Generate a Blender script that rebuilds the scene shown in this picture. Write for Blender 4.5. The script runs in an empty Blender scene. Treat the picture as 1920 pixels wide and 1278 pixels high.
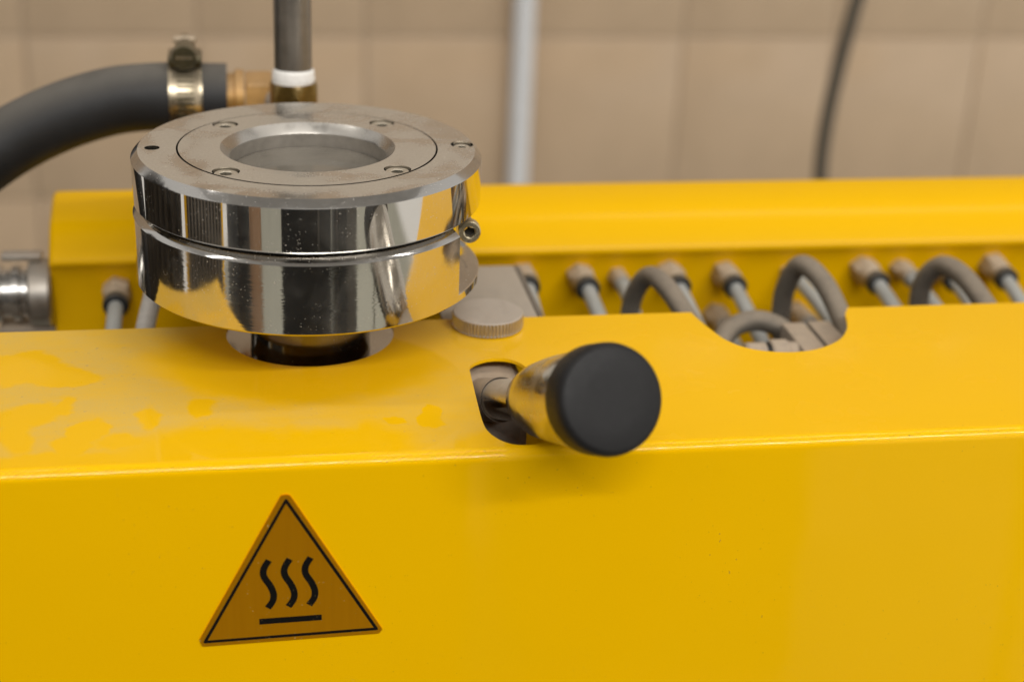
import bpy, bmesh, math, random
from mathutils import Vector, Matrix
from mathutils.geometry import delaunay_2d_cdt
random.seed(7)
PI = math.pi
SC = bpy.context.scene
COL = SC.collection

# ------------------------------------------------------------------ camera
cam = bpy.data.cameras.new('camera')
cam_o = bpy.data.objects.new('camera', cam); COL.objects.link(cam_o)
R_ = Vector((0.9851, -0.1676, 0.0388)).normalized()
F_ = Vector((0.1692, 0.9023, -0.3966)).normalized()
R_ = (R_ - F_ * R_.dot(F_)).normalized()
U_ = R_.cross(F_)
m = Matrix((R_, U_, -F_)).transposed().to_4x4()
m.translation = (-0.02493, -0.53009, 0.22697)
cam_o.matrix_world = m
cam.sensor_width = 36.0; cam.lens = 55.46
cam.clip_start = 0.01; cam.clip_end = 50
cam.dof.use_dof = True; cam.dof.focus_distance = 0.524
cam.dof.aperture_fstop = 5.6; cam.dof.aperture_blades = 9
SC.camera = cam_o

# ------------------------------------------------------------------ world, lamps, exposure
w = bpy.data.worlds.new('World'); SC.world = w; w.use_nodes = True
bg = w.node_tree.nodes['Background']
bg.inputs[0].default_value = (1.0, 0.96, 0.90, 1); bg.inputs[1].default_value = 0.76

def tube_or_fill(loc, sx, sy, power):
    l = bpy.data.lights.new('ceiling_or_fill_lamp', 'AREA'); l.shape = 'RECTANGLE'
    l.size = sx; l.size_y = sy; l.energy = power; l.color = (1.0, 0.97, 0.92)
    o = bpy.data.objects.new('ceiling_or_fill_lamp', l); COL.objects.link(o); o.location = loc
    return o
tube_or_fill((-0.85, 0.05, 1.75), 1.2, 0.06, 5.2)
tube_or_fill((0.75, 0.05, 1.75), 1.2, 0.06, 5.2)
tube_or_fill((-0.05, -1.66, 1.40), 0.95, 0.10, 26)  # added fill behind the camera, brightens the front panel and its fold
tube_or_fill((0.98, -1.60, 1.40), 0.95, 0.10, 26)  # second added fill, to the right, for the same panel and fold

SC.view_settings.view_transform = 'Standard'; SC.view_settings.look = 'None'
SC.view_settings.gamma = 1; SC.view_settings.use_curve_mapping = False
SC.view_settings.exposure = 0.09
SC.cycles.use_denoising = True
SC.cycles.max_bounces = 10; SC.cycles.glossy_bounces = 6; SC.cycles.diffuse_bounces = 4
SC.cycles.caustics_reflective = True
SC.cycles.sample_clamp_indirect = 4.0

# ------------------------------------------------------------------ node helpers
class N:
    def __init__(s, name):
        s.m = bpy.data.materials.new(name); s.m.use_nodes = True
        s.t = s.m.node_tree; s.p = s.t.nodes['Principled BSDF']; s._oc = None
    def new(s, ty, **kw):
        n = s.t.nodes.new(ty)
        for k, v in kw.items(): setattr(n, k, v)
        return n
    def put(s, sock, v):
        if hasattr(v, 'is_output'): s.t.links.new(v, sock)
        elif isinstance(v, (tuple, list)) and len(v) == 3 and sock.type == 'RGBA': sock.default_value = (*v, 1)
        else: sock.default_value = v
    def math(s, op, a, b=0.0, c=0.0, clamp=False):
        n = s.new('ShaderNodeMath', operation=op, use_clamp=clamp)
        for i, v in enumerate((a, b, c)): s.put(n.inputs[i], v)
        return n.outputs[0]
    def vmath(s, op, a, b=(0, 0, 0)):
        n = s.new('ShaderNodeVectorMath', operation=op)
        s.put(n.inputs[0], a); s.put(n.inputs[1], b)
        return n.outputs['Value'] if op in ('LENGTH', 'DISTANCE', 'DOT_PRODUCT') else n.outputs[0]
    def oc(s):
        if s._oc is None: s._oc = s.new('ShaderNodeTexCoord').outputs['Object']
        return s._oc
    def noise(s, scale, detail=3, rough=0.5, vec=None, dist=0.0):
        n = s.new('ShaderNodeTexNoise'); s.put(n.inputs['Vector'], vec if vec is not None else s.oc())
        n.inputs['Scale'].default_value = scale; n.inputs['Detail'].default_value = detail
        n.inputs['Roughness'].default_value = rough; n.inputs['Distortion'].default_value = dist
        return n.outputs['Fac']
    def noisec(s, scale, detail=2):
        n = s.new('ShaderNodeTexNoise'); s.put(n.inputs['Vector'], s.oc())
        n.inputs['Scale'].default_value = scale; n.inputs['Detail'].default_value = detail
        return n.outputs['Color']
    def remap(s, v, a, b, c=0.0, d=1.0, smooth=True):
        n = s.new('ShaderNodeMapRange', interpolation_type='SMOOTHSTEP' if smooth else 'LINEAR')
        for i, x in enumerate((v, a, b, c, d)): s.put(n.inputs[i], x)
        return n.outputs[0]
    def mix(s, f, a, b):
        n = s.new('ShaderNodeMix', data_type='RGBA')
        s.put(n.inputs[0], f); s.put(n.inputs[6], a); s.put(n.inputs[7], b)
        return n.outputs[2]
    def mixf(s, f, a, b):
        n = s.new('ShaderNodeMix', data_type='FLOAT')
        s.put(n.inputs[0], f); s.put(n.inputs[2], a); s.put(n.inputs[3], b)
        return n.outputs[0]
    def xyz(s, v):
        n = s.new('ShaderNodeSeparateXYZ'); s.put(n.inputs[0], v); return n.outputs
    def comb(s, x, y, z):
        n = s.new('ShaderNodeCombineXYZ')
        for i, v in enumerate((x, y, z)): s.put(n.inputs[i], v)
        return n.outputs[0]
    def nz(s):
        return s.xyz(s.new('ShaderNodeNewGeometry').outputs['Normal'])[2]
    def bump(s, h, strength, dist):
        n = s.new('ShaderNodeBump'); n.inputs['Strength'].default_value = strength
        n.inputs['Distance'].default_value = dist; s.put(n.inputs['Height'], h)
        return n.outputs[0]
    def set(s, **kw):
        for k, v in kw.items(): s.put(s.p.inputs[k.replace('_', ' ')], v)
        return s.m

DUST = (0.40, 0.32, 0.235)
def plain(name, col, rough=0.5, metal=0.0, dust=0.0, grain=0.12, bumpy=0.0, scale=300, dustcol=DUST, dlo=-0.05, dhi=0.75):
    """one base colour with fine tonal grain, optional settled dust on faces that look up"""
    n = N(name)
    g = n.noise(scale, 4, 0.6)
    c = n.mix(n.remap(g, 0.3, 0.7), tuple(v * (1 - grain) for v in col), tuple(min(1, v * (1 + grain)) for v in col))
    r = n.mixf(n.noise(scale * 0.3, 3), rough * 0.8, min(1, rough * 1.2)); me = metal
    if dust > 0:
        d = n.math('MULTIPLY', n.remap(n.nz(), dlo, dhi), n.remap(n.noise(scale * 0.5, 4, 0.6), 0.2, 0.65, dust * 0.6, dust))
        c = n.mix(d, c, dustcol); r = n.mixf(d, r, 0.9); me = n.math('MULTIPLY', n.math('SUBTRACT', 1.0, d), metal)
    kw = dict(Base_Color=c, Roughness=r, Metallic=me)
    if bumpy > 0: kw['Normal'] = n.bump(n.noise(scale * 2, 3), bumpy, 0.0004)
    return n.set(**kw)

def yellow_paint(name, wiped=None, rough=0.26, gloss=0.36, gloss_rough=0.015):
    n = N(name)
    base = n.mix(n.noise(9, 3), (0.79, 0.442, 0.0002), (0.83, 0.470, 0.0003))
    # faint hairline scuffs and fine mottling in the enamel
    sw = n.noise(55, 2, 0.5, dist=4.0)
    sw = n.math('MULTIPLY', n.remap(n.math('ABSOLUTE', n.math('SUBTRACT', sw, 0.5)), 0.0, 0.0035, 1, 0), n.remap(n.noise(20, 2), 0.52, 0.66, 0, 0.16))
    base = n.mix(sw, base, (0.55, 0.34, 0.06))
    base = n.mix(n.remap(n.noise(1400, 2, 0.7), 0.3, 0.7, 0, 0.05), base, (0.50, 0.27, 0.0))
    # a few fine dark specks of dirt
    sp = n.remap(n.noise(900, 1, 0.5), 0.745, 0.80)
    sp = n.math('MULTIPLY', sp, n.remap(n.noise(25, 2), 0.45, 0.65, 0, 0.55))
    base = n.mix(sp, base, (0.25, 0.15, 0.04))
    wob = n.noise(14, 2, 0.4)
    bump = n.bump(wob, 0.22, 0.004)
    coat = gloss; r = n.mixf(n.noise(30, 3), rough * 0.85, rough * 1.2)
    if wiped:
        P = n.vmath('MULTIPLY', n.oc(), (1000, 1000, 0))
        wv = n.vmath('SUBTRACT', n.noisec(34, 4), (0.5, 0.5, 0.5))
        wv = n.vmath('MULTIPLY', wv, (22, 30, 0))
        P = n.vmath('ADD', P, wv)
        P = n.vmath('ADD', P, n.vmath('MULTIPLY', n.vmath('SUBTRACT', n.noisec(170, 4), (0.5, 0.5, 0.5)), (5, 7, 0)))
        clean = None
        for (cx, cy, ax, ay, soft) in wiped:
            q = n.vmath('SUBTRACT', P, (cx, cy, 0)); q = n.vmath('MULTIPLY', q, (1 / ax, 1 / ay, 0))
            k = n.remap(n.vmath('LENGTH', q), 1 - soft, 1 + soft, 1, 0)
            clean = k if clean is None else n.math('MAXIMUM', clean, k)
        x, y, z = n.xyz(n.oc())
        dustm = n.math('MULTIPLY', n.math('SUBTRACT', 1.0, n.math('MULTIPLY', clean, 0.93)), n.math('MULTIPLY', n.remap(x, -0.060, 0.020, 1.0, 0.62), n.remap(x, 0.045, 0.072, 1.0, 0.0)))
        dustm = n.math('MULTIPLY', dustm, n.remap(y, -0.100, -0.088, 0.0, 1.0))
        dustm = n.math('MULTIPLY', dustm, n.remap(n.nz(), 0.7, 0.95))
        thick = n.math('MULTIPLY', n.remap(n.noise(45, 4, 0.6), 0.25, 0.75, 0.55, 1.0), n.remap(n.noise(60, 4, 0.6, vec=n.vmath('MULTIPLY', n.oc(), (0.6, 3.0, 1))), 0.3, 0.6, 0.75, 1.0))
        fine = n.remap(n.noise(1600, 2, 0.7), 0.3, 0.7, 0.75, 1.15)
        d = n.math('MULTIPLY', n.math('MULTIPLY', dustm, thick), fine, clamp=True)
        clot = n.math('MULTIPLY', dustm, n.remap(n.noise(420, 2, 0.6), 0.66, 0.73))
        base = n.mix(n.math('MULTIPLY', d, 0.75), base, (0.56, 0.40, 0.13))
        base = n.mix(n.math('MULTIPLY', clot, 0.5), base, (0.36, 0.27, 0.17))
        r = n.mixf(d, r, 0.75)
        coat = n.math('MULTIPLY', n.math('SUBTRACT', 1.0, d), gloss)
    return n.set(Base_Color=base, Roughness=r, Coat_Weight=coat, Coat_Roughness=gloss_rough, Specular_IOR_Level=0.03, Normal=bump, Coat_Normal=n.bump(wob, 0.10, 0.004))

def chrome(name, rough=0.05, streak=0.0, speck=1.0, tint=(0.66, 0.63, 0.58)):
    n = N(name)
    x, y, z = n.xyz(n.oc())
    ang = n.math('ARCTAN2', y, x)
    cyl = n.comb(n.math('MULTIPLY', ang, 0.06), 0.0, z)
    sc = n.noise(500, 3, 0.6, vec=n.vmath('MULTIPLY', cyl, (0.25, 1, 6)))
    smudge = n.noise(60, 4, 0.6)
    r = n.mixf(n.remap(smudge, 0.4, 0.75), rough, rough * 2.6)
    spk = n.math('MULTIPLY', n.remap(n.noise(1900, 1, 0.4), 0.70, 0.78), n.remap(n.noise(70, 2), 0.4, 0.6, 0.1, 0.8 * speck))
    scr = n.noise(240, 2, 0.5, vec=n.vmath('MULTIPLY', n.oc(), (1, 1, 3)), dist=3.0)
    scr = n.math('MULTIPLY', n.remap(n.math('ABSOLUTE', n.math('SUBTRACT', scr, 0.5)), 0.0, 0.006, 1, 0), n.remap(n.noise(45, 2), 0.45, 0.6, 0, 0.36 * speck))
    haze = n.remap(n.noise(48, 4, 0.6, dist=0.6), 0.4, 0.75, 0.01, 0.09)
    d = n.math('MAXIMUM', n.math('MAXIMUM', spk, scr), haze)
    c = n.mix(d, tint, (0.55, 0.50, 0.43))
    kw = dict(Base_Color=c, Metallic=n.math('SUBTRACT', 1.0, n.math('MULTIPLY', d, 0.8)), Roughness=n.mixf(n.math('MAXIMUM', spk, scr), r, 0.7))
    if streak > 0:
        N0 = n.new('ShaderNodeNewGeometry').outputs['Normal']
        T0 = n.vmath('CROSS_PRODUCT', (0, 0, 1), N0)
        fine = n.noise(1.0, 3, 0.65, vec=n.comb(n.math('MULTIPLY', ang, 2.2), 0.0, n.math('MULTIPLY', z, 2600.0)))
        gate = n.remap(n.noise(1.0, 2, 0.5, vec=n.comb(n.math('MULTIPLY', ang, 3.0), 3.0, n.math('MULTIPLY', z, 160.0))), 0.35, 0.65, 0.25, 1.0)
        k = n.math('MULTIPLY', n.math('MULTIPLY', n.math('SUBTRACT', fine, 0.5), streak), gate)
        sc_ = n.new('ShaderNodeVectorMath', operation='SCALE'); n.put(sc_.inputs[0], T0); n.put(sc_.inputs['Scale'], k)
        kw['Normal'] = n.vmath('NORMALIZE', n.vmath('ADD', N0, sc_.outputs[0]))
    return n.set(**kw)

def dusty_chrome(name):
    """machined top face under a film of dust with wiped and smeared places"""
    n = N(name)
    big = n.noise(30, 3, 0.5, dist=0.5); mid = n.noise(110, 3, 0.55); fine = n.noise(1500, 2, 0.7)
    f = n.math('ADD', n.math('MULTIPLY', big, 0.85), n.math('MULTIPLY', mid, 0.15))
    film = n.remap(f, 0.40, 0.56, 0.14, 0.80)
    film = n.math('MULTIPLY', film, n.remap(fine, 0.3, 0.7, 0.75, 1.2), clamp=True)
    grit = n.remap(n.noise(1000, 1, 0.4), 0.68, 0.75, 0, 0.8)
    film = n.math('MAXIMUM', film, n.math('MULTIPLY', grit, 0.9))
    c = n.mix(film, (0.50, 0.47, 0.42), n.mix(grit, (0.325, 0.28, 0.222), (0.50, 0.45, 0.37)))
    return n.set(Base_Color=c, Metallic=n.math('SUBTRACT', 1.0, film), Roughness=n.mixf(film, 0.10, 0.5),
                 Normal=n.bump(fine, 0.15, 0.0002))

# dust wiped off the top sheet: centre and half axes in mm
WIPED = [(-100, -24, 17, 12, .16), (-84, -30, 10, 8, .16), (-92, -57, 12, 9, .22), (-82, -52, 5, 8, .3), (-93, -76, 6, 15, .3), (-71, -75, 4.5, 9, .14), (-75, -84, 6, 7, .2), (-56, -70, 3, 9, .35), (-62, -84, 8, 4, .4),
         (-25, -92, 44, 17, .3), (5, -90, 22, 15, .35), (-4, -22, 53, 37, .18), (-38, -62, 5, 10, .25), (37.7, -71.5, 4.2, 9, .08),
         (25.5, -76.6, 3.6, 3.0, .12), (-80, -95, 30, 7, .25), (53, -93, 12, 8, .3)]
M = {
 'yellow': yellow_paint('yellow enamel on front cover', WIPED),
 'yellow_rear': yellow_paint('yellow enamel on rear housing', None, 0.4, 0.25, 0.25),
 'chrome_up': chrome('polished steel upper ring', 0.035, 0.0, 1.0),
 'chrome_low': chrome('scuffed polished steel lower ring', 0.06, 0.12, 0.9),
 'chamfer': chrome('bright turned chamfer', 0.10, 0.0, 1.0, (0.44, 0.43, 0.415)),
 'chrome_plain': chrome('polished steel hub', 0.07, 0.0, 0.6, (0.42, 0.40, 0.37)),
 'neck': chrome('shade toned polished neck', 0.10, 0.0, 0.6, (0.24, 0.225, 0.20)),  # tint lowered to carry the shade that the neck reflects
 'bevel_dull': chrome('dull dusty bevel', 0.24, 0.0, 1.0, (0.42, 0.40, 0.37)),
 'top': dusty_chrome('dusty machined steel'),
 'screw': plain('dusty zinc screw', (0.50, 0.46, 0.38), 0.32, 0.9, 0.35, 0.15, scale=900),
 'brassy_screw': plain('yellow passivated screw', (0.50, 0.44, 0.30), 0.28, 0.95, 0.25, 0.15, scale=900),
 'dark': plain('dark cavity', (0.02, 0.018, 0.016), 0.6),
 'black_gap': plain('black gap fill and seal', (0.008, 0.008, 0.008), 0.5),
 'black_plastic': plain('black plastic cap', (0.0085, 0.008, 0.0085), 0.5, 0, 0, 0.08, 0.25, 1500),
 'rod': plain('bright lever rod', (0.62, 0.58, 0.52), 0.16, 1.0, 0.75, 0.05, scale=500),
 'bell': chrome('polished lever bell', 0.14, 0.0, 0.5, (0.60, 0.56, 0.50)),
 'nickel': plain('dusty nickel', (0.50, 0.46, 0.41), 0.35, 0.9, 0.85, 0.08, scale=400, dustcol=(0.42, 0.36, 0.30)),
 'bracket': plain('dusty aluminium', (0.40, 0.37, 0.33), 0.4, 0.8, 0.9, 0.08, scale=350, dustcol=(0.36, 0.305, 0.245)),
 'block': plain('dusty cast block', (0.24, 0.21, 0.18), 0.6, 0.2, 0.95, 0.12, scale=400, dustcol=(0.42, 0.335, 0.25)),
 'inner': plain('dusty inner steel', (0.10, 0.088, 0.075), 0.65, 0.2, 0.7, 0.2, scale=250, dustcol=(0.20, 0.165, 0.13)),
 'brass': plain('brass', (0.52, 0.29, 0.085), 0.45, 0.6, 0.35, 0.1, scale=500),
 'brass_dark': plain('tarnished brass', (0.20, 0.13, 0.035), 0.3, 0.9, 0.45, 0.15, scale=500),
 'fitting': plain('dusty brass fitting', (0.34, 0.26, 0.17), 0.5, 0.5, 0.95, 0.1, scale=500, dustcol=(0.50, 0.41, 0.31)),
 'ring': plain('black release ring', (0.012, 0.014, 0.016), 0.45, 0, 0.15),
 'tube': plain('grey air tube', (0.30, 0.315, 0.31), 0.4, 0, 0.35, 0.06, dustcol=(0.42, 0.40, 0.36)),
 'cable': plain('grey cable sheath', (0.105, 0.092, 0.075), 0.55, 0, 0.75, 0.1, scale=400, dustcol=(0.27, 0.22, 0.165)),
 'white_tube': plain('pale tube', (0.45, 0.44, 0.42), 0.4, 0, 0.3),
 'rubber': plain('black rubber hose', (0.009, 0.009, 0.010), 0.6, 0, 0.55, 0.25, 0.35, 70, (0.22, 0.20, 0.17), 0.25, 1.1),
 'clamp': plain('zinc clamp band', (0.55, 0.47, 0.34), 0.25, 1.0, 0.2, 0.1, scale=500),
 'clamp_dark': plain('clamp screw housing', (0.10, 0.088, 0.05), 0.35, 0.8, 0.25, 0.15, scale=500),
 'pipe': plain('satin steel pipe', (0.25, 0.23, 0.205), 0.42, 1.0, 0.0, 0.08, scale=200),
 'tape': plain('white sealing tape', (0.80, 0.78, 0.75), 0.7, 0, 0, 0.04, 0.6, 350),
 'coupling_bright': plain('bright ridged coupling', (0.62, 0.61, 0.59), 0.18, 1.0, 0.15, 0.06, scale=300),
 'coupling': plain('galvanised coupling', (0.46, 0.44, 0.41), 0.3, 0.95, 0.45, 0.1, scale=300),
 'tile': plain('beige glazed tile', (0.55, 0.412, 0.28), 0.22, 0, 0, 0.03, scale=25),
 'grout': plain('grey grout', (0.44, 0.345, 0.25), 0.9, 0, 0, 0.1),
 'conduit': plain('white plastic conduit', (0.70, 0.72, 0.75), 0.4),
 'wall_cable': plain('dark grey cable', (0.075, 0.064, 0.048), 0.5, 0, 0.1),
 'floor': plain('grey green floor', (0.27, 0.27, 0.225), 0.5, 0, 0, 0.06, scale=8),
 'ceiling': plain('pale ceiling', (0.55, 0.54, 0.53), 0.9, scale=10),
 'black_finish': plain('black cabinet', (0.010, 0.011, 0.014), 0.4, scale=20),
 'grey_cab': plain('dark grey locker', (0.09, 0.085, 0.08), 0.5, scale=20),
 'board': plain('tan board', (0.46, 0.29, 0.18), 0.6, scale=10),
 'curtain_cloth': plain('dark brown cloth', (0.055, 0.042, 0.03), 0.8, scale=40),
 'rib': plain('dark ribbed metal', (0.12, 0.10, 0.08), 0.3, 0.3, 0, scale=60),
}

# sticker: brushed gold foil
def foil():
    n = N('brushed gold foil')
    br = n.noise(900, 3, 0.6, vec=n.vmath('MULTIPLY', n.oc(), (1, 1, 0.03)))
    c = n.mix(br, (0.86, 0.345, 0.002), (0.95, 0.41, 0.004))
    sp = n.math('MULTIPLY', n.remap(n.noise(1300, 1, 0.4), 0.735, 0.78), n.remap(n.noise(90, 2), 0.4, 0.6, 0.1, 0.8))
    c = n.mix(sp, c, (0.75, 0.55, 0.2))
    return n.set(Base_Color=c, Metallic=0.72, Roughness=n.mixf(sp, 0.28, 0.8), Normal=n.bump(br, 0.08, 0.0002))
def ink():
    n = N('black print')
    sp = n.math('MULTIPLY', n.remap(n.noise(1500, 1, 0.4), 0.72, 0.77), n.remap(n.noise(90, 2), 0.4, 0.6, 0.1, 0.6))
    return n.set(Base_Color=n.mix(sp, (0.004, 0.0035, 0.003), (0.4, 0.3, 0.12)), Roughness=0.45, Specular_IOR_Level=0.2)
M['black_plastic'].node_tree.nodes['Principled BSDF'].inputs['Specular IOR Level'].default_value = 0.3
M['foil'] = foil(); M['ink'] = ink()

def window_glass():
    n = N('dirty sight glass')
    film = n.remap(n.math('ADD', n.math('MULTIPLY', n.noise(55, 2, 0.4), 0.8), n.math('MULTIPLY', n.noise(900, 2), 0.2)), 0.35, 0.65, 0.30, 0.50)
    gl = n.new('ShaderNodeBsdfGlass'); gl.inputs['Roughness'].default_value = 0.02; gl.inputs['IOR'].default_value = 1.45
    tr = n.new('ShaderNodeBsdfTransparent')
    lp = n.new('ShaderNodeBsdfGlossy'); lp.inputs['Roughness'].default_value = 0.04
    fr = n.new('ShaderNodeFresnel'); fr.inputs[0].default_value = 1.5
    a = n.new('ShaderNodeMixShader'); n.t.links.new(fr.outputs[0], a.inputs[0]); n.t.links.new(tr.outputs[0], a.inputs[1]); n.t.links.new(lp.outputs[0], a.inputs[2])
    df = n.new('ShaderNodeBsdfDiffuse'); df.inputs[0].default_value = (0.30, 0.27, 0.225, 1)
    b = n.new('ShaderNodeMixShader'); n.put(b.inputs[0], film); n.t.links.new(a.outputs[0], b.inputs[1]); n.t.links.new(df.outputs[0], b.inputs[2])
    out = [x for x in n.t.nodes if x.type == 'OUTPUT_MATERIAL'][0]
    n.t.links.new(b.outputs[0], out.inputs[0]); n.t.nodes.remove(gl)
    return n.m
M['glass'] = window_glass()

# ------------------------------------------------------------------ mesh helpers
def link(name, bm_or_me, mat, parent=None, sharp=32, smooth=True):
    if isinstance(bm_or_me, bmesh.types.BMesh):
        me = bpy.data.meshes.new(name)
        bmesh.ops.recalc_face_normals(bm_or_me, faces=bm_or_me.faces)
        bm_or_me.to_mesh(me); bm_or_me.free()
        if smooth:
            me.shade_smooth(); me.set_sharp_from_angle(angle=math.radians(sharp))
        mats = mat if isinstance(mat, (list, tuple)) else [mat]
        for k in mats: me.materials.append(M[k])
    else: me = bm_or_me
    o = bpy.data.objects.new(name, me); COL.objects.link(o)
    if parent: o.parent = parent
    return o
def tag(o, label, cat, group=None):
    o['label'] = label; o['category'] = cat
    if group: o['group'] = group
    return o
def thing(name, label, cat, loc=(0, 0, 0), group=None):
    o = bpy.data.objects.new(name, None); COL.objects.link(o); o.location = loc; o.empty_display_size = 0.01
    return tag(o, label, cat, group)
def struct(o): o['kind'] = 'structure'; return o
def frame(axis):
    a = Vector(axis).normalized(); b = a.orthogonal().normalized(); return a, b, a.cross(b)
def lathe(profile, n=96, bm=None, origin=(0, 0, 0), axis=(0, 0, 1), closed=False, mat=None):
    """profile: list of (radius, height along axis)"""
    bm = bm or bmesh.new(); o = Vector(origin); a = Vector(axis).normalized()
    if abs(a.z) > 0.999: b, c = Vector((1, 0, 0)), Vector((0, 1, 0)) * (1 if a.z > 0 else -1)
    else: _, b, c = frame(a)
    rings = []
    for r, h in profile:
        if r < 1e-7: rings.append([bm.verts.new(o + a * h)])
        else: rings.append([bm.verts.new(o + a * h + (b * math.cos(2*PI*i/n) + c * math.sin(2*PI*i/n)) * r) for i in range(n)])
    pairs = list(zip(rings, rings[1:])) + ([(rings[-1], rings[0])] if closed else [])
    for k, (p, q) in enumerate(pairs):
        for i in range(n):
            j = (i + 1) % n
            if len(p) == 1 and len(q) == 1: continue
            if len(p) == 1: f = bm.faces.new((p[0], q[i], q[j]))
            elif len(q) == 1: f = bm.faces.new((p[i], q[0], p[j]))
            else: f = bm.faces.new((p[i], q[i], q[j], p[j]))
            if mat: f.material_index = mat[k]
    return bm
def spline(pts, per=8):
    P = [Vector(p) for p in pts]; out = []
    for i in range(len(P) - 1):
        p0, p1, p2, p3 = P[max(i-1, 0)], P[i], P[i+1], P[min(i+2, len(P)-1)]
        for k in range(per):
            t = k / per
            out.append(0.5 * ((2*p1) + (p2-p0)*t + (2*p0-5*p1+4*p2-p3)*t*t + (3*p1-p0-3*p2+p3)*t**3))
    out.append(P[-1]); return out
def tube(pts, r, n=20, bm=None, cap=True, wob=0.0):
    bm = bm or bmesh.new(); P = [Vector(p) for p in pts]
    T = [(P[min(i+1, len(P)-1)] - P[max(i-1, 0)]).normalized() for i in range(len(P))]
    b = T[0].orthogonal().normalized(); rings = []
    for i, (p, t) in enumerate(zip(P, T)):
        b = (b - t * b.dot(t)).normalized(); c = t.cross(b)
        rr = (r[i] if isinstance(r, (list, tuple)) else r) * (1 + wob * math.sin(i * 1.7) * 0.5)
        rings.append([bm.verts.new(p + (b*math.cos(2*PI*k/n) + c*math.sin(2*PI*k/n)) * rr) for k in range(n)])
    for p, q in zip(rings, rings[1:]):
        for k in range(n): bm.faces.new((p[k], p[(k+1) % n], q[(k+1) % n], q[k]))
    if cap: bm.faces.new(rings[0][::-1]); bm.faces.new(rings[-1])
    return bm
def box(x0, x1, y0, y1, z0, z1, bev=0.0005, bm=None, seg=2):
    tmp = bmesh.new(); bmesh.ops.create_cube(tmp, size=1)
    for v in tmp.verts: v.co = Vector((x0 + (v.co.x+.5)*(x1-x0), y0 + (v.co.y+.5)*(y1-y0), z0 + (v.co.z+.5)*(z1-z0)))
    if bev > 0: bmesh.ops.bevel(tmp, geom=tmp.edges[:], offset=bev, segments=seg, profile=0.5, affect='EDGES')
    if bm is None: return tmp
    me = bpy.data.meshes.new('t'); tmp.to_mesh(me); tmp.free(); bm.from_mesh(me); bpy.data.meshes.remove(me); return bm
def circle(cx, cy, r, n): return [(cx + r*math.cos(2*PI*i/n), cy + r*math.sin(2*PI*i/n)) for i in range(n)]
def inside(p, loops):
    c = False
    for L in loops:
        j = len(L) - 1
        for i in range(len(L)):
            (xi, yi), (xj, yj) = L[i], L[j]
            if (yi > p[1]) != (yj > p[1]) and p[0] < (xj-xi)*(p[1]-yi)/(yj-yi) + xi: c = not c
            j = i
    return c
def flat(loops, extra=()):
    """triangulate the area between loops (even-odd); extra: constraint segments"""
    V, Ed = [], []
    for L in loops:
        s = len(V); V += [Vector(p) * 1000 for p in L]; Ed += [(s+i, s+(i+1) % len(L)) for i in range(len(L))]
    for a, b in extra:
        s = len(V); V += [Vector(a) * 1000, Vector(b) * 1000]; Ed.append((s, s+1))
    r = delaunay_2d_cdt(V, Ed, [], 0, 1e-5)
    vs = [v / 1000 for v in r[0]]; fs = []
    for f in r[2]:
        c = sum((vs[i] for i in f), Vector((0, 0))) / len(f)
        if inside(c, loops): fs.append(f)
    return vs, fs
def sheet(loops, mapper, thick, extra=()):
    """extruded sheet; mapper(u, v, depth) -> 3-D point"""
    vs, fs = flat(loops, extra); bm = bmesh.new()
    used = sorted({i for f in fs for i in f})
    A = {i: bm.verts.new(mapper(vs[i].x, vs[i].y, 0)) for i in used}
    B = {i: bm.verts.new(mapper(vs[i].x, vs[i].y, thick)) for i in used}
    cnt = {}
    for f in fs:
        bm.faces.new([A[i] for i in f]); bm.faces.new([B[i] for i in reversed(f)])
        for k in range(len(f)):
            e = (f[k], f[(k+1) % len(f)]); cnt[tuple(sorted(e))] = cnt.get(tuple(sorted(e)), 0) + 1
    for (a, b), c in cnt.items():
        if c == 1: bm.faces.new((A[a], A[b], B[b], B[a]))
    return bm

# ================================================================== SETTING
WY = 0.9
g = struct(link('tile_wall', box(-0.85, 1.45, WY + 0.0012, WY + 0.10, -1.0, 1.6, 0), 'grout', smooth=False))
tile_me = None
gx, gz, S = 0.0954, -0.094, 0.15
for i in range(-6, 9):
    for k in range(-4, 7):
        if tile_me is None:
            t = link('tile', box(-S/2 + .0012, S/2 - .0012, -0.001, 0.004, -S/2 + .0012, S/2 - .0012, 0.0012), 'tile', g); tile_me = t.data
        else: t = link('tile', tile_me, None, g)
        t.location = (gx + (i + .5) * S, WY + random.uniform(-.0004, .0004), gz + (k + .5) * S)
        t.rotation_euler = (random.uniform(-.004, .004), 0, random.uniform(-.004, .004))
struct(link('floor', box(-2.2, 2.4, -3.0, WY + 0.006, -0.95, -0.90, 0), 'floor', smooth=False))

struct(link('ceiling', box(-1.9, 2.1, -1.25, WY + 0.001, 1.95, 2.0, 0), 'ceiling', smooth=False))

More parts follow.
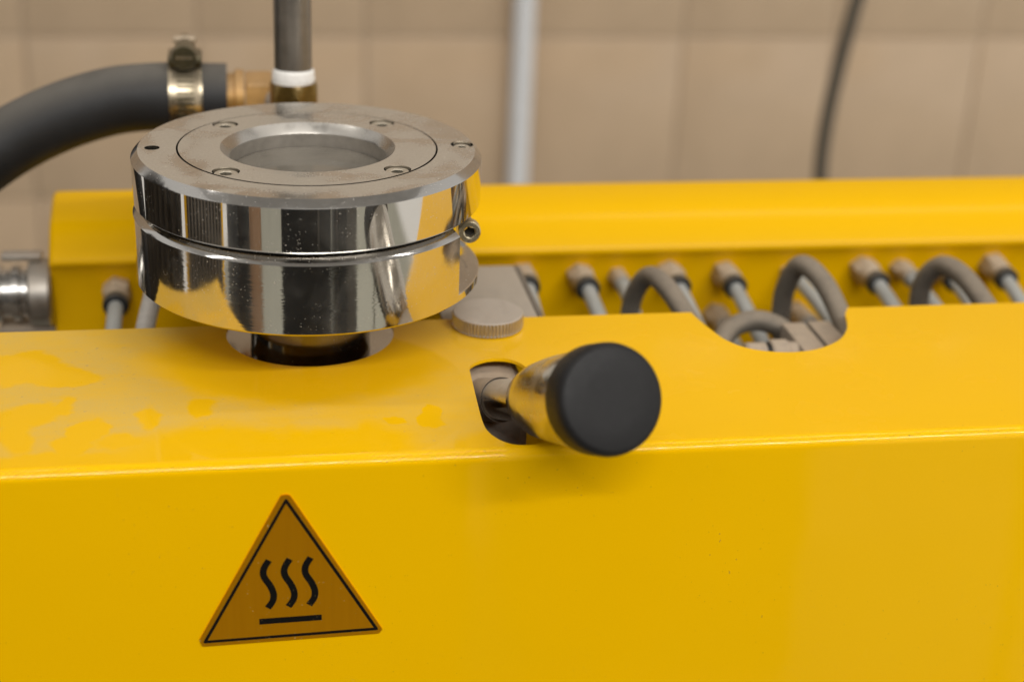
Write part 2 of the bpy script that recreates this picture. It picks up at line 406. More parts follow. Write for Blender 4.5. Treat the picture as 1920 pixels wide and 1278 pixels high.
# ================================================================== FRONT COVER
YF, YB, RB, TH = -0.0993, 0.00825, 0.0036, 0.0012
X0, X1 = -0.128, 0.80
flat_len = YB - (YF + RB); arc = RB * PI / 2; drop = 0.20
def cover_map(u, v, d):
    s = v
    if s <= flat_len: return Vector((u, YB - s, -d))
    if s <= flat_len + arc:
        a = (s - flat_len) / RB; r = RB - d
        return Vector((u, YF + RB - r * math.sin(a), -RB + r * math.cos(a)))
    return Vector((u, YF + d, -RB - (s - flat_len - arc)))
sv = lambda y: YB - y
rn = 0.0301; a0 = math.asin(YB / rn)
notch1 = [(rn*math.cos(a), sv(rn*math.sin(a))) for a in [a0 - (PI + 2*a0) * k / 64 for k in range(65)]]     # from right to left round the front
n2 = spline([(0.1452, 0.00825, 0), (0.1462, 0.0015, 0), (0.1479, -0.0076, 0), (0.1510, -0.0189, 0), (0.1567, -0.0267, 0), (0.1653, -0.0308, 0), (0.1751, -0.0316, 0), (0.1842, -0.0289, 0), (0.1935, -0.0224, 0), (0.2000, -0.0132, 0), (0.2035, -0.004, 0), (0.2052, 0.002, 0), (0.2085, 0.00825, 0)], 6)
notch2 = [(p.x, sv(p.y)) for p in reversed(n2)]
outer = [(X1, 0.0)] + notch2 + notch1 + [(X0, 0.0), (X0, flat_len + arc + drop), (X1, flat_len + arc + drop)]
hp = [(0.0529, -0.0375), (0.0535, -0.0345), (0.0566, -0.0309), (0.0617, -0.0285), (0.0673, -0.0292), (0.0713, -0.0330), (0.0733, -0.0385), (0.0760, -0.0480), (0.0775, -0.0640), (0.0770, -0.0780), (0.0750, -0.0870), (0.0712, -0.0925), (0.0658, -0.0950), (0.0622, -0.0953), (0.0582, -0.0943), (0.0545, -0.0906), (0.0520, -0.0847), (0.05135, -0.0777), (0.0517, -0.0650), (0.0523, -0.0510)]
hole = [(p.x, sv(p.y)) for p in spline([(a, b, 0) for a, b in hp + hp[:1]], 5)[:-1]]
ex = [((X0, v), (X1, v)) for v in [flat_len - .0004] + [flat_len + arc * k / 18 for k in range(19)] + [flat_len + arc + .0004]]
bm = sheet([outer, hole], cover_map, TH, ex)
co = link('front_cover', bm, 'yellow', None, 40)
bv = co.modifiers.new('edge', 'BEVEL'); bv.width = 0.0004; bv.segments = 2; bv.limit_method = 'ANGLE'; bv.angle_limit = math.radians(60)
tag(co, 'glossy yellow sheet metal cover in the foreground, dusty on top, with cut-outs', 'machine cover')

# ================================================================== REAR HOUSING
prof = [(0.1420, -0.004), (0.1405, 0.0070), (0.1385, 0.0100), (0.1350, 0.0108), (0.1190, 0.0068), (0.1145, 0.0053), (0.1110, 0.0030), (0.1080, 0.0000),
        (0.1016, -0.0068), (0.1006, -0.0084), (0.1007, -0.0098), (0.1020, -0.0110), (0.1040, -0.0145), (0.1055, -0.0185), (0.1066, -0.024), (0.1072, -0.032), (0.1075, -0.16), (0.1420, -0.16)]
bm = bmesh.new(); st = []
for x, sh in ((-0.1020, 0.0014), (-0.1012, 0.0004), (-0.0998, 0.0), (0.80, 0.0)):
    cy = 0.122; cz = -0.05
    st.append([bm.verts.new((x, y + (cy - y) * sh / 0.03, z + (cz - z) * sh / 0.06)) for y, z in prof])
for p, q in zip(st, st[1:]):
    for i in range(len(prof)): bm.faces.new((p[i], p[(i+1) % len(prof)], q[(i+1) % len(prof)], q[i]))
bm.faces.new(st[0]); bm.faces.new(st[-1])
hs = link('rear_housing', bm, 'yellow_rear', None, 50)
tag(hs, 'long yellow rear housing with a row of hose fittings below its edge', 'machine housing')

# inner steelwork seen through the openings
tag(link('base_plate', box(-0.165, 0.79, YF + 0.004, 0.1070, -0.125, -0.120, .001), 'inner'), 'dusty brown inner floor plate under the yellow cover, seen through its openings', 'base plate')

# ================================================================== SIGHT GLASS FLANGE
fl = thing('sight_glass_flange', 'round polished steel flange with dusty sight glass standing above the yellow cover', 'flange', (0, 0, 0))
# lower clamp ring, with a milled pocket on the right
def lower_ring():
    bm = bmesh.new(); Rr = 0.0602
    full = [(0.020, .0238), (Rr - .0012, .0238), (Rr, .0248), (Rr, .0300), (Rr, .0400), (Rr, .0482), (Rr - .0004, .0486), (Rr - .0026, .0504), (Rr - .0034, .0507), (.030, .0507)]
    pock = [(0.020, .0238), (Rr - .0012, .0238), (Rr, .0248), (Rr, .0272), (Rr - .0003, .0275), (.0572, .0284), (.0540, .0312), (.0520, .0360), (.0514, .0507), (.030, .0507)]
    mats = [0, 0, 0, 0, 0, 1, 1, 1, 1]
    a1, a2 = math.radians(-36), math.radians(14)
    sts = []; n = 160
    for i in range(n + 1):
        a = a2 + (2*PI - (a2 - a1)) * i / n; sts.append((a, full))
    for i in range(25): sts.append((a1 + (a2 - a1) * i / 24, pock))
    rings = []
    for a, pr in sts: rings.append([bm.verts.new((r*math.cos(a), r*math.sin(a), z)) for r, z in pr])
    for k in range(len(rings)):
        p, q = rings[k], rings[(k+1) % len(rings)]
        for i in range(len(full) - 1):
            vs = []
            for v in (p[i], p[i+1], q[i+1], q[i]):
                if not any((v.co - x.co).length < 1e-7 for x in vs): vs.append(v)
            if len(vs) > 2:
                f = bm.faces.new(vs); f.material_index = 1 if (k > n + 1 and 3 < i < 8) else mats[i]
    bmesh.ops.remove_doubles(bm, verts=bm.verts, dist=1e-6)
    return bm
link('lower_ring', lower_ring(), ['chrome_low', 'chamfer'], fl, 30)
link('gap_fill', lathe([(0.050, .0508), (.0550, .0508), (.0550, .0521), (.050, .0521)], 96, closed=True), 'black_gap', fl)  # black ring put in so the gap between the rings looks dark
# upper ring
Ru, zt = 0.0600, 0.0700
def annulus_top(bm, loops, z, wall, mi=0):
    vs, fs = flat(loops); V = [bm.verts.new((v.x, v.y, z)) for v in vs]
    for f in fs:
        fc = bm.faces.new([V[i] for i in f]); fc.material_index = mi
    return V
bm = lathe([(.0449, .0655), (.0449, .0522), (Ru - .0006, .0522), (Ru, .0528), (Ru, .0600), (Ru, .0672), (Ru - .0003, .0676), (Ru - .0024, .0698)], 192, mat=[0, 0, 0, 0, 0, 1, 1])
pins = [(-0.0527, 0.0001, .0026, 32), (0.0536, 0.0001, .0040, 32)]
loops = [circle(0, 0, Ru - .0024, 192), circle(0, 0, .04475, 192)] + [circle(*p) for p in pins]
vs, fs = flat(loops)
V = [bm.verts.new((v.x, v.y, .0698)) for v in vs]
for f in fs: bm.faces.new([V[i] for i in f]).material_index = 2
for L, dz in [(loops[1], .004)]+[(l, .004) for l in loops[2:]]:
    a = [bm.verts.new((x, y, .0698)) for x, y in L]; b = [bm.verts.new((x, y, .0698 - dz)) for x, y in L]
    for i in range(len(L)): bm.faces.new((a[i], a[(i+1) % len(L)], b[(i+1) % len(L)], b[i])).material_index = 0
bmesh.ops.remove_doubles(bm, verts=bm.verts, dist=1e-6)
link('upper_ring', bm, ['chrome_up', 'chamfer', 'top'], fl, 25)
link('pin_bore', lathe([(0, .0655), (.0028, .0655)], 24, origin=(-0.0527, .0001, 0)), 'dark', fl)
# insert ring with bevelled opening and four counterbores
screw_xy = [(0.0397*math.cos(math.radians(a)), 0.0397*math.sin(math.radians(a))) for a in (45, 135, -135, -45)]
zi = 0.0699
loops = [circle(0, 0, .0441, 160), circle(0, 0, .0300, 160)] + [circle(x, y, .00455, 40) for x, y in screw_xy]
bm = bmesh.new(); vs, fs = flat(loops); V = [bm.verts.new((v.x, v.y, zi)) for v in vs]
for f in fs: bm.faces.new([V[i] for i in f])
for L in [loops[0]] + loops[2:]:
    a = [bm.verts.new((x, y, zi)) for x, y in L]; b = [bm.verts.new((x, y, zi - .0048)) for x, y in L]
    for i in range(len(L)): bm.faces.new((a[i], a[(i+1) % len(L)], b[(i+1) % len(L)], b[i])).material_index = 1
lathe([(.0300, zi), (.0271, zi - .0029), (.0269, zi - .0033), (.0268, .0600), (.0280, .0595)], 160, bm, mat=[2, 2, 3, 3])
bmesh.ops.remove_doubles(bm, verts=bm.verts, dist=1e-6)
ins = link('insert_ring', bm, ['top', 'chrome_plain', 'bevel_dull', 'bracket'], fl, 25)
def socket_screw(name, loc, axis, r, h, mat, parent, ring=True):
    """round head with hexagon socket, top at the origin of its frame"""
    bm = bmesh.new(); o = Vector(loc); a = Vector(axis).normalized(); _, b, c = frame(a)
    rh = r * 0.52; n = 36
    def ringv(rad, z, hexa=False):
        out = []
        for i in range(n):
            t = 2*PI*i/n
            rr = rad / max(math.cos((t % (PI/3)) - PI/6), 0.1) * math.cos(PI/6) if hexa else rad
            out.append(bm.verts.new(o + a*z + (b*math.cos(t) + c*math.sin(t)) * rr))
        return out
    R = [ringv(r, -h), ringv(r, -r*.12), ringv(r*.9, 0), ringv(rh*1.12, 0), ringv(rh, -r*.08, True), ringv(rh, -h*.8, True)]
    for p, q in zip(R, R[1:]):
        for i in range(n): bm.faces.new((p[i], p[(i+1) % n], q[(i+1) % n], q[i]))
    s = link(name, bm, mat, parent, 30)
    f = bmesh.new(); cv = [f.verts.new(v) for v in [o + a*(-h*.75) + (b*math.cos(2*PI*i/12) + c*math.sin(2*PI*i/12)) * rh for i in range(12)]]; f.faces.new(cv)
    link('socket', f, 'dark', s)
    return s
for x, y in screw_xy: socket_screw('screw', (x, y, zi - .0006), (0, 0, 1), .0042, .0034, 'screw', fl)
socket_screw('screw', (0.0536, .0001, .0698 - .0007), (0, 0, 1), .0030, .003, 'screw', fl)
cs = socket_screw('clamp_screw', (0.0535, -0.0250, .0460), (-0.10, -1, 0.14), .0038, .006, 'brassy_screw', fl)
link('clamp_bolt', tube([(0.0537, -0.0190, .0452), (0.0545, 0.010, .0440)], .0026, 20), 'brassy_screw', fl)
# sight glass, inner bore
link('sight_glass', lathe([(0, .0618), (.0262, .0618), (.0268, .0612), (.0268, .0560), (0, .0560)], 96), 'glass', fl)
link('inner_bore', lathe([(.0268, .0558), (.0240, .0550), (.0235, .0330), (.0120, .0322), (.0105, .0318), (.0100, .0270), (0, .0270)], 96), 'bracket', fl)
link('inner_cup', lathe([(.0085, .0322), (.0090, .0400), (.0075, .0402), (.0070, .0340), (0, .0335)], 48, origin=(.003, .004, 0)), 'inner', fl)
# neck and lower flange
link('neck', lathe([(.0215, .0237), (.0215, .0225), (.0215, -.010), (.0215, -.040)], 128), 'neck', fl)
link('neck_flange', lathe([(.0216, -.0060), (.0350, -.0060), (.0360, -.0070), (.0360, -.0400), (.0216, -.0400)], 128), 'chrome_plain', fl)

# ================================================================== LEVER
AX = Vector((0.205, -0.886, 0.415)).normalized()
CAP = Vector((0.0800, -0.1320, 0.0326))
lv = thing('lever_handle', 'chrome lever with black round end cap reaching out of the slot', 'lever', tuple(CAP - AX * 0.15))
mt = Matrix.Translation(CAP - AX * 0.15)
inv = -(CAP - AX * 0.15)
og = CAP + inv
link('bell', lathe([(.0072, -.064), (.0082, -.0632), (.0104, -.0585), (.0124, -.0500), (.0138, -.0380), (.0147, -.0240), (.0151, -.0130), (.0149, -.0120), (.010, -.0115)], 96, origin=og, axis=AX), 'bell', lv)
link('end_cap', lathe([(.0142, -.0135), (.0160, -.0125), (.0165, -.0112), (.0167, -.0032), (.0163, -.0013), (.0156, -.0003), (.0146, 0), (.008, .0001), (0, .0001)], 96, origin=og, axis=AX), 'black_plastic', lv, 50)
rd = link('rod', lathe([(0, -.150), (.0071, -.150), (.0071, -.085), (.0071, -.0645), (.0069, -.0635), (0, -.0635)], 64, origin=og, axis=AX), 'rod', lv)
link('rod_collar', lathe([(.0072, -.0900), (.0075, -.0895), (.0077, -.0890), (.0077, -.135), (.0072, -.135)], 64, origin=og, axis=AX, closed=True), 'block', lv)
# the pivot block it sits in, under the cover
pb = thing('pivot_block', 'dusty grey pivot block under the slot, holding the lever rod', 'block', (0.062, -0.03, -0.05))
def rel(bm, o):
    for v in bm.verts: v.co -= o.location
    return bm
link('body', rel(box(0.040, 0.0730, -0.0460, 0.004, -0.060, -0.0050, .003, seg=1), pb), 'block', pb)
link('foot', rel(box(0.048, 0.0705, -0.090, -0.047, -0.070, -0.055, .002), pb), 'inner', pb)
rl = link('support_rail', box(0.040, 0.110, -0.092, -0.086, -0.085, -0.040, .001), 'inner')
tag(rl, 'dark dusty rail behind the front panel, low in the lever slot', 'rail')

# ================================================================== KNURLED KNOB AND BRACKET
def knurled(r, h, teeth):
    bm = bmesh.new(); n = teeth * 4; D = .0008; prof = [(0.86, -0.0001, 0), (0.985, 0.0003, 0), (1.0, 0.0008, 1), (1.0, h - .0009, 1), (0.985, h - .0003, 0), (0.95, h, 0), (0.80, h, 0)]
    R = []
    for k, z, kn in prof:
        R.append([bm.verts.new((math.cos(2*PI*i/n) * (r*k - (D if kn and i % 4 >= 2 else 0)), math.sin(2*PI*i/n) * (r*k - (D if kn and i % 4 >= 2 else 0)), z)) for i in range(n)])
    for p, q in zip(R, R[1:]):
        for i in range(n): bm.faces.new((p[i], p[(i+1) % n], q[(i+1) % n], q[i]))
    bm.faces.new(R[-1]); bm.faces.new(R[0][::-1])
    return bm
kn = link('knurled_knob', knurled(.0132, .0056, 60), 'nickel', None, 30); kn.location = (0.0652, 0.0012, 0.0002)
tag(kn, 'flat dusty nickel thumb knob with knurled rim on the cover edge', 'knob')
br = thing('bracket', 'flat dusty grey metal bracket behind the knurled knob', 'bracket', (0.075, 0.04, -0.01))
link('arm', rel(box(0.050, 0.0868, -0.006, 0.0690, -0.0052, -0.0022, .0006), br), 'bracket', br)
link('web', rel(box(0.0870, 0.0892, -0.006, 0.0685, -0.0300, -0.0024, .0005), br), 'inner', br)

# ================================================================== WARNING SIGN
sg = thing('warning_sign', 'triangular gold hot surface warning plate with three black wavy lines', 'sign', (-0.012, YF, -0.0458))
def sgmap(y): return lambda u, v, d: Vector((u/1000 + 0.012, y + d, v/1000 + 0.045))
def round_poly(pts, r, n=6):
    out = []; k = len(pts)
    for i in range(k):
        p = Vector(pts[i]); a = (Vector(pts[i-1]) - p).normalized(); b = (Vector(pts[(i+1) % k]) - p).normalized()
        s, e = p + a*r, p + b*r
        for j in range(n + 1):
            t = j/n; out.append(tuple(s*(1-t)**2 + p*2*t*(1-t) + e*t*t))
    return out
def mm_sheet(loops, mapper, th):
    return sheet([[(x/1000, y/1000) for x, y in L] for L in loops], lambda u, v, d: mapper(u*1000, v*1000, d), th)
plate = round_poly([(-13.2, -10.45), (-14.4, -10.75), (-40.9, -61.3), (-40.0, -63.85), (16.1, -63.0), (17.15, -61.5), (-11.5, -10.9), (-12.4, -10.45)], 0.35, 3)
sp = link('plate', mm_sheet([plate], sgmap(-0.0005), 0.00045), 'foil', sg, 30)
bo = round_poly([(-12.85, -11.4), (-40.0, -62.65), (16.1, -61.65)], 1.1)
bi = round_poly([(-12.86, -13.5), (-38.35, -61.65), (14.35, -60.65)], 0.25)
link('border', mm_sheet([bo, bi], sgmap(-0.00057), 0.00012), 'ink', sg, 30)
wv0 = [(-18.53, -33.46), (-19.85, -35.68), (-20.38, -37.71), (-19.94, -39.81), (-18.29, -42.78), (-17.34, -45.71), (-17.62, -48.32), (-19.22, -50.84)]
for dx, dz in ((0, 0), (6.48, .1), (12.98, .25)):
    c = spline([(x + dx, z + dz, 0) for x, z in wv0], 5); L, Rr = [], []
    for i, p in enumerate(c):
        t = (c[min(i+1, len(c)-1)] - c[max(i-1, 0)]).normalized(); nn = Vector((-t.y, t.x, 0)) * 1.06
        L.append(tuple((p + nn)[:2])); Rr.append(tuple((p - nn)[:2]))
    link('wave', mm_sheet([L + Rr[::-1]], sgmap(-0.00057), 0.00012), 'ink', sg, 30)
link('bar', mm_sheet([[(-22.0, -54.72), (-2.3, -54.5), (-2.25, -56.56), (-22.03, -56.85)]], sgmap(-0.00057), 0.00012), 'ink', sg, 30)

# ================================================================== PIPE, NUT, HOSE behind the flange
pp = thing('steel_pipe', 'upright satin steel pipe wrapped in white tape above a brass nut', 'pipe', (-0.0014, 0.085, 0.0))
link('pipe', lathe([(.0071, .0700), (.0073, .0720), (.0073, .42), (0, .42)], 48), 'pipe', pp)
bm = bmesh.new(); n = 48; zs = [.0702 + .0060*k/10 for k in range(11)]
rr = [.0072, .0081, .0084, .00825, .00845, .0083, .00835, .0082, .0082, .0079, .0072]
R = [[bm.verts.new((math.cos(2*PI*i/n) * (r + .00012*math.sin(3*i + 9*k)), math.sin(2*PI*i/n) * (r + .00012*math.sin(3*i + 9*k)), z + .0004*math.sin(2*PI*i/n + k))) for i in range(n)] for k, (z, r) in enumerate(zip(zs, rr))]
for p, q in zip(R, R[1:]):
    for i in range(n): bm.faces.new((p[i], p[(i+1) % n], q[(i+1) % n], q[i]))
link('sealing_tape', bm, 'tape', pp, 60)
def hexnut(r, z0, z1, ch, ori=0.0):
    bm = bmesh.new(); n = 48
    def rg(z, lim):
        out = []
        for i in range(n):
            t = 2*PI*i/n; h = r*math.cos(PI/6) / math.cos(((t + ori) % (PI/3)) - PI/6)
            out.append(bm.verts.new((math.cos(t)*min(h, lim), math.sin(t)*min(h, lim), z)))
        return out
    R = [rg(z0, r*.90), rg(z0 + ch, r), rg(z1 - ch, r), rg(z1, r*.90)]
    for p, q in zip(R, R[1:]):
        for i in range(n): bm.faces.new((p[i], p[(i+1) % n], q[(i+1) % n], q[i]))
    bm.faces.new(R[-1]); bm.faces.new(R[0][::-1]); return bm
link('hex_nut', hexnut(.0100, .0600, .0710, .0012, 0.35), 'brass_dark', pp, 25)
link('elbow_body', tube(spline([(0, 0, .060), (0, 0.002, .040), (0, 0.0, .0), (0, 0, -.06)], 4), .0095, 32), 'brass_dark', pp)
hb = thing('hose_barb', 'brass hose barb fitting between the black hose and the steel pipe', 'fitting', (-0.02, 0.115, 0.057))
link('barb', lathe([(0, -.018), (.0098, -.018), (.0098, -.0045), (.0112, -.0040), (.0112, -.0005), (0, -.0005)], 40, axis=(1, 0, 0)), 'brass', hb)
o = link('hexagon', hexnut(.0108, .0, .0110, .0008, 0.2), 'brass', hb, 25); o.rotation_euler = (0, PI/2, 0)
link('elbow', tube(spline([(.0105, 0, 0), (.014, -.004, -.001), (.0185, -.012, -.004), (.0186, -.022, -.008)], 5), .0085, 28), 'block', hb)
ho = link('rubber_hose', tube(spline([(-0.0275, 0.1150, 0.0570), (-0.0437, 0.1150, 0.0573), (-0.0587, 0.1150, 0.0572), (-0.0757, 0.1150, 0.0550), (-0.0970, 0.1130, 0.0484), (-0.1183, 0.1100, 0.0377), (-0.1396, 0.1050, 0.0220), (-0.1573, 0.1000, 0.0019), (-0.168, 0.098, -0.03), (-0.172, 0.097, -0.09)], 8), .0137, 40), 'rubber')
tag(ho, 'thick black rubber hose curving in from the left edge', 'hose')
hc = thing('hose_clamp', 'metal worm drive clamp around the black rubber hose', 'clamp', (-0.0437, 0.115, 0.0573))
bm = lathe([(.0139, -.0066), (.0146, -.0066), (.0146, -.0045), (.01445, -.0042), (.01445, .0042), (.0146, .0045), (.0146, .0066), (.0139, .0066)], 64, axis=(1, 0, 0.01), closed=True)
bd = link('band', bm, 'clamp', hc)
for k in range(16):
    a = math.radians(-70 + k * 9)
    s = link('slot', box(-.0034, .0034, -.0005, .0005, -.0001, .0001, 0), 'clamp_dark', bd, smooth=False)
    s.location = (0, -.01462*math.cos(a), .01462*math.sin(a)); s.rotation_euler = (PI/2 + 0.0 - a, 0, 0)
link('screw_housing', box(-.0068, .0068, -.0080, .0080, .0135, .0185, .0015), 'clamp_dark', hc)
sc = link('worm_screw', lathe([(0, -.0130), (.0045, -.0130), (.0050, -.0122), (.0050, -.0082), (.0040, -.0080), (.0040, .012), (0, .012)], 32, axis=(0, 1, 0), origin=(0, 0, .0190)), 'clamp_dark', hc)
link('screw_slot', box(-.0034, .0034, -.0132, -.0129, .0184, .0196, 0), 'clamp', sc, smooth=False)
link('tongue', box(-.0045, .0045, .004, .0090, 0.0205, .0232, .0010), 'fitting', hc)

# ================================================================== REAR FITTINGS WITH TUBES
FIT = {}
def fitting(x, z, s, kind, label, drop_, sway):
    t = thing('hose_fitting', label, 'hose fitting', (x, 0.108, z), 'fittings along the rear housing')
    key = kind
    if key not in FIT:
        hb_ = hexnut(.0066, 0, .0130, .0008, 0.26); cl = lathe([(.0055, .012), (.0058, .0135), (.0056, .020), (.0040, .021)], 32)
        rgm = lathe([(.0030, .0190), (.0056, .0192), (.0058, .0200), (.0058, .0232), (.0052, .0240), (.0030, .0240)], 32)
        for b in (hb_, cl, rgm): bmesh.ops.rotate(b, verts=b.verts, cent=(0, 0, 0), matrix=Matrix.Rotation(PI/2, 3, 'X'))
        a = link('hex_body', hb_, 'fitting', t, 25); b = link('collar', cl, 'fitting', t); c = link('release_ring', rgm, 'ring' if kind == 'big' else 'bracket', t)
        FIT[key] = [a.data, b.data, c.data]; parts = [a, b, c]
    else: parts = [link(nm, me, None, t) for nm, me in zip(('hex_body', 'collar', 'release_ring'), FIT[key])]
    t.rotation_euler = (random.uniform(-.06, .06), 0, random.uniform(-.07, .07)); roll = random.uniform(0, 1)
    for p_ in parts: p_.scale = (s * .92,) * 3; p_.rotation_euler = (0, roll, 0)
    pts = spline([(0, -.018*s, 0), (sway*.2, -.035, -drop_*.15), (sway*.6, -.060, -drop_*.45), (sway, -.100, -drop_)], 6)
    link('air_tube', tube(pts, .0032 * (1 if kind == 'big' else .95), 16), 'tube', t)
names = [(-0.0755, -.0225, 1.0, 'big', 'dusty brass fitting with grey tube left of the steel flange'),
 (0.0975, -.0205, 1.0, 'big', 'dusty brass fitting with grey tube just right of the flat bracket'),
 (0.1230, -.0215, 1.0, 'big', 'dusty brass fitting with grey tube, second right of the bracket'),
 (0.1405, -.0225, 0.72, 'small', 'small dusty fitting tucked left behind the first cable loop'),
 (0.1635, -.0210, 1.0, 'big', 'dusty fitting with black ring behind the right leg of the first cable loop'),
 (0.1895, -.0220, 1.0, 'big', 'dusty brass fitting with grey tube between first and second cable loops'),
 (0.2200, -.0230, 0.72, 'small', 'small dusty fitting seen through the second cable loop'),
 (0.2545, -.0210, 1.0, 'big', 'dusty brass fitting with grey tube just right of the second cable loop'),
 (0.2730, -.0220, 0.80, 'small', 'smaller dusty fitting just left of the third cable loop'),
 (0.2930, -.0220, 1.0, 'big', 'dusty fitting with grey tube inside the third cable loop'),
 (0.3180, -.0208, 1.0, 'big', 'dusty brass fitting with grey tube nearest the right edge'),
 (0.1875, -.0430, 0.95, 'small', 'low dusty fitting seen through the left of the cover notch'),
 (0.2255, -.0430, 0.95, 'small', 'low dusty fitting seen behind the two blocks in the cover notch')]
for i, (x, z, s, kd, lb) in enumerate(names): fitting(x, z, s, kd, lb, 0.014 + 0.004*(i % 3), 0.002*((i % 3) - 1))

# ================================================================== CABLES
def cable(pts, r, mat, label, name='cable', group=None, per=10):
    return tag(link(name, tube(spline(pts, per), r, 20), mat), label, 'cable' if mat != 'white_tube' else 'tube', group)
G = 'grey cable loops behind the cover'
cable([(0.1390, .0640, -.075), (0.1375, .0620, -.0402), (0.1352, .0600, -.0246), (0.1361, .0580, -.0118), (0.1393, .0500, -.0012), (0.1431, .0370, -.0008), (0.1484, .0180, -.0083), (0.1512, 0, -.0131), (.153, -.02, -.02)], .0040, 'cable', 'grey brown cable loop nearest the knurled knob', group=G)
cable([(0.2055, .0640, -.075), (0.2045, .0620, -.0426), (0.2016, .0600, -.0267), (0.2013, .0580, -.0113), (0.2039, .0505, .0018), (0.2093, .0370, -.0010), (0.2128, .0180, -.0123), (0.2110, 0, -.0176), (.2105, -.02, -.026)], .0042, 'cable', 'grey brown cable loop rising above the right-hand cover notch', group=G)
cable([(0.2680, .0640, -.075), (0.2671, .0620, -.0397), (0.2632, .0600, -.0224), (0.2630, .0580, -.0093), (0.2665, .0505, 0), (0.2705, .0370, -.0004), (0.2737, .0180, -.0074), (0.2747, 0, -.0128), (.2755, -.02, -.02)], .0042, 'cable', 'grey brown cable loop nearest the right edge', group=G)
cable([(0.1530, .0000, -.032), (0.1562, .0100, -.0235), (0.1621, .0200, -.0191), (0.1687, .0280, -.0162), (0.1776, .0320, -.0147), (0.1855, .0320, -.0155), (0.1921, .0280, -.0185), (0.1960, .0200, -.0260), (.198, .01, -.04)], .0042, 'cable', 'low grey cable arching sideways inside the right-hand cover notch', group=G)
tag(link('pale_tube', tube(spline([(-0.0565, .0520, .0060), (-0.0575, .0500, -.0010), (-0.0583, .0490, -.0054), (-0.0598, .0450, -.0099), (-0.0617, .0350, -.0167), (-.064, .015, -.03)], 8), .0036, 20), 'white_tube'), 'pale grey tube behind the cover, left of the steel flange', 'tube')

# blocks and union in the right-hand notch
b1 = tag(link('terminal_block', box(0.1878, 0.1975, -0.030, 0.0235, -0.040, -0.0120, .0008), 'block'), 'dusty beige block in the cover notch, left one of the two', 'block', 'blocks in the cover notch')
b2 = tag(link('terminal_block', box(0.1990, 0.2085, -0.030, 0.0245, -0.040, -0.0120, .0008), 'block'), 'dusty beige block in the cover notch, right one under the cable', 'block', 'blocks in the cover notch')
un = thing('pipe_union', 'small grey metal pipe union beside the blocks in the cover notch', 'pipe fitting', (0.176, 0.004, -0.018))
link('sleeve', lathe([(0, .0010), (.0062, .0010), (.0068, .0018), (.0068, .0075), (.0060, .0085), (.0056, .0100), (.0056, .0120), (0, .0120)], 36, axis=(1, 0, 0)), 'block', un)
link('seal', lathe([(0, -.0012), (.0054, -.0012), (.0054, .0012), (0, .0012)], 36, axis=(1, 0, 0)), 'black_gap', un)
link('stub', lathe([(0, -.0090), (.0050, -.0090), (.0058, -.0080), (.0058, -.0010), (0, -.0010)], 36, axis=(1, 0, 0)), 'block', un)

# pipe coupling on the left end of the rear housing
cp = thing('pipe_coupling', 'grey metal pipe coupling on the left end of the rear housing', 'pipe coupling', (-0.1022, 0.112, -0.026))
A = (-1, 0, 0)
link('collar', lathe([(0, 0), (.0135, 0), (.0145, .001), (.0145, .0085), (.0135, .0095), (0, .0095)], 40, axis=A), 'coupling', cp)
link('body', lathe([(0, .009), (.0105, .009), (.0105, .0125), (.0122, .0130), (.0122, .0160), (.0106, .0165), (.0106, .0200), (.0122, .0205), (.0122, .030), (.0128, .031), (.0128, .060), (0, .060)], 40, axis=A), 'coupling_bright', cp)
link('latch', box(-.0200, -.0035, -.0030, .0040, .0150, .0180, .0010), 'nickel', cp)
link('latch_post', box(-.0080, -.0045, -.0020, .0025, .0120, .0152, .0005), 'clamp_dark', cp)
link('lower_lug', box(-.0230, .0, -.0060, .0060, -.0240, -.0135, .0012), 'block', cp)

# ================================================================== THINGS ON THE WALL
tag(link('conduit', lathe([(.0098, -1.0), (.0098, 1.5)], 32, origin=(0.2390, WY - 0.0165, 0)), 'conduit'), 'pale vertical plastic conduit on the tiled wall', 'conduit')
tag(link('hanging_cable', tube(spline([(.463, .6, .20), (0.4535, .6, .08), (0.4444, .6, .0252), (0.4400, .6, .0014), (0.4360, .6, -.0229), (0.4298, .6, -.0682), (0.4271, .6, -.1064), (0.4278, .6, -.1367), (0.4313, .6, -.1766), (.445, .6, -.26), (.46, .6, -.5)], 6), .0055, 20), 'wall_cable'), 'dark cable hanging in front of the tiles at right', 'cable')

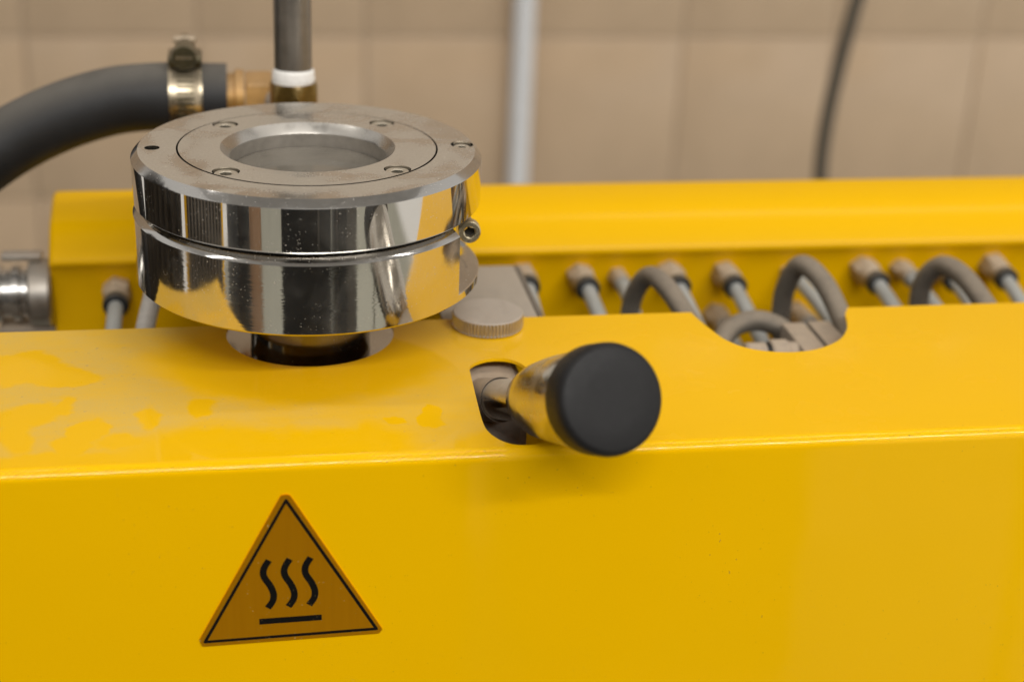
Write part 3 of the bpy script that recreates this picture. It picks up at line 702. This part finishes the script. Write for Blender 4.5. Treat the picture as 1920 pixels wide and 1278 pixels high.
# ================================================================== WHAT THE POLISHED RINGS MIRROR (behind and beside the camera)
cb = thing('person_standin', 'tall black cabinet added for the person behind the camera, mirrored in the middle of the polished rings', 'standin', (-0.05, -1.25, -0.9))  # stand-in box added to mirror as the dark figure behind the camera
link('carcass', rel(box(-0.42, 0.22, -1.55, -1.15, -0.90, 0.55, .01), cb), 'black_finish', cb)
link('front_strip', rel(box(0.05, 0.07, -1.145, -1.12, -0.35, -0.05, .005), cb), 'grey_cab', cb)
lk = thing('grey_locker', 'dark grey locker mirrored right of centre in the polished rings', 'locker', (0.5, -1.25, -0.9))
link('carcass', rel(box(0.30, 0.62, -1.55, -1.20, -0.90, 0.45, .01), lk), 'grey_cab', lk)
link('door', rel(box(0.32, 0.45, -1.198, -1.185, -0.85, 0.40, .004), lk), 'black_finish', lk)
tag(link('leaning_board', box(-0.80, -0.62, -0.98, -0.95, -0.90, 0.35, .004), 'board'), 'tan board mirrored left of centre in the polished rings', 'board')
tag(link('black_crate', box(-1.15, -0.88, -1.05, -0.80, -0.90, 0.10, .01), 'black_finish'), 'black case mirrored beside the tan board in the polished rings', 'case')
st = thing('steel_stand', 'bright steel pole mirrored right of centre in the polished rings', 'pole', (0.72, -0.80, -0.9))
link('pole', rel(tube([(0.74, -0.92, -0.9), (0.66, -0.84, 0.3)], .010, 20), st), 'chrome_plain', st)
rb = thing('ribbed_motor', 'dark ribbed motor with yellow frame mirrored at the left of the upper ring', 'motor', (-0.46, -0.18, -0.3))
link('frame', rel(box(-0.50, -0.44, -0.30, -0.05, -0.34, 0.03, .004), rb), 'yellow_rear', rb)
link('panel', rel(box(-0.4398, -0.436, -0.285, -0.065, -0.32, 0.015, .001), rb), 'dark', rb)
rib_me = None
for k in range(11):
    if rib_me is None:
        r_ = link('rib', box(-.0005, .010, -.0045, .0045, -.16, .16, .001), 'rib', rb); rib_me = r_.data
    else: r_ = link('rib', rib_me, None, rb)
    r_.location = (0.0240, -0.095 + k * 0.02, 0.145)
bs = thing('curtain', 'dark brown hanging curtain mirrored at the far left of the upper ring', 'curtain', (-0.75, 0.25, -0.9))
bm = bmesh.new(); rw = []
for z in (-0.9, 0.5):
    rw.append([bm.verts.new((-0.75 + 0.035*math.sin(k*0.9) + 0.012*math.sin(k*2.3) + 0.75 - 0.75, -0.02 + k*0.0125, z)) for k in range(56)])
for k in range(55): bm.faces.new((rw[0][k], rw[0][k+1], rw[1][k+1], rw[1][k]))
bmesh.ops.solidify(bm, geom=bm.faces[:], thickness=0.004)
link('cloth', rel(bm, bs), 'curtain_cloth', bs, 80)
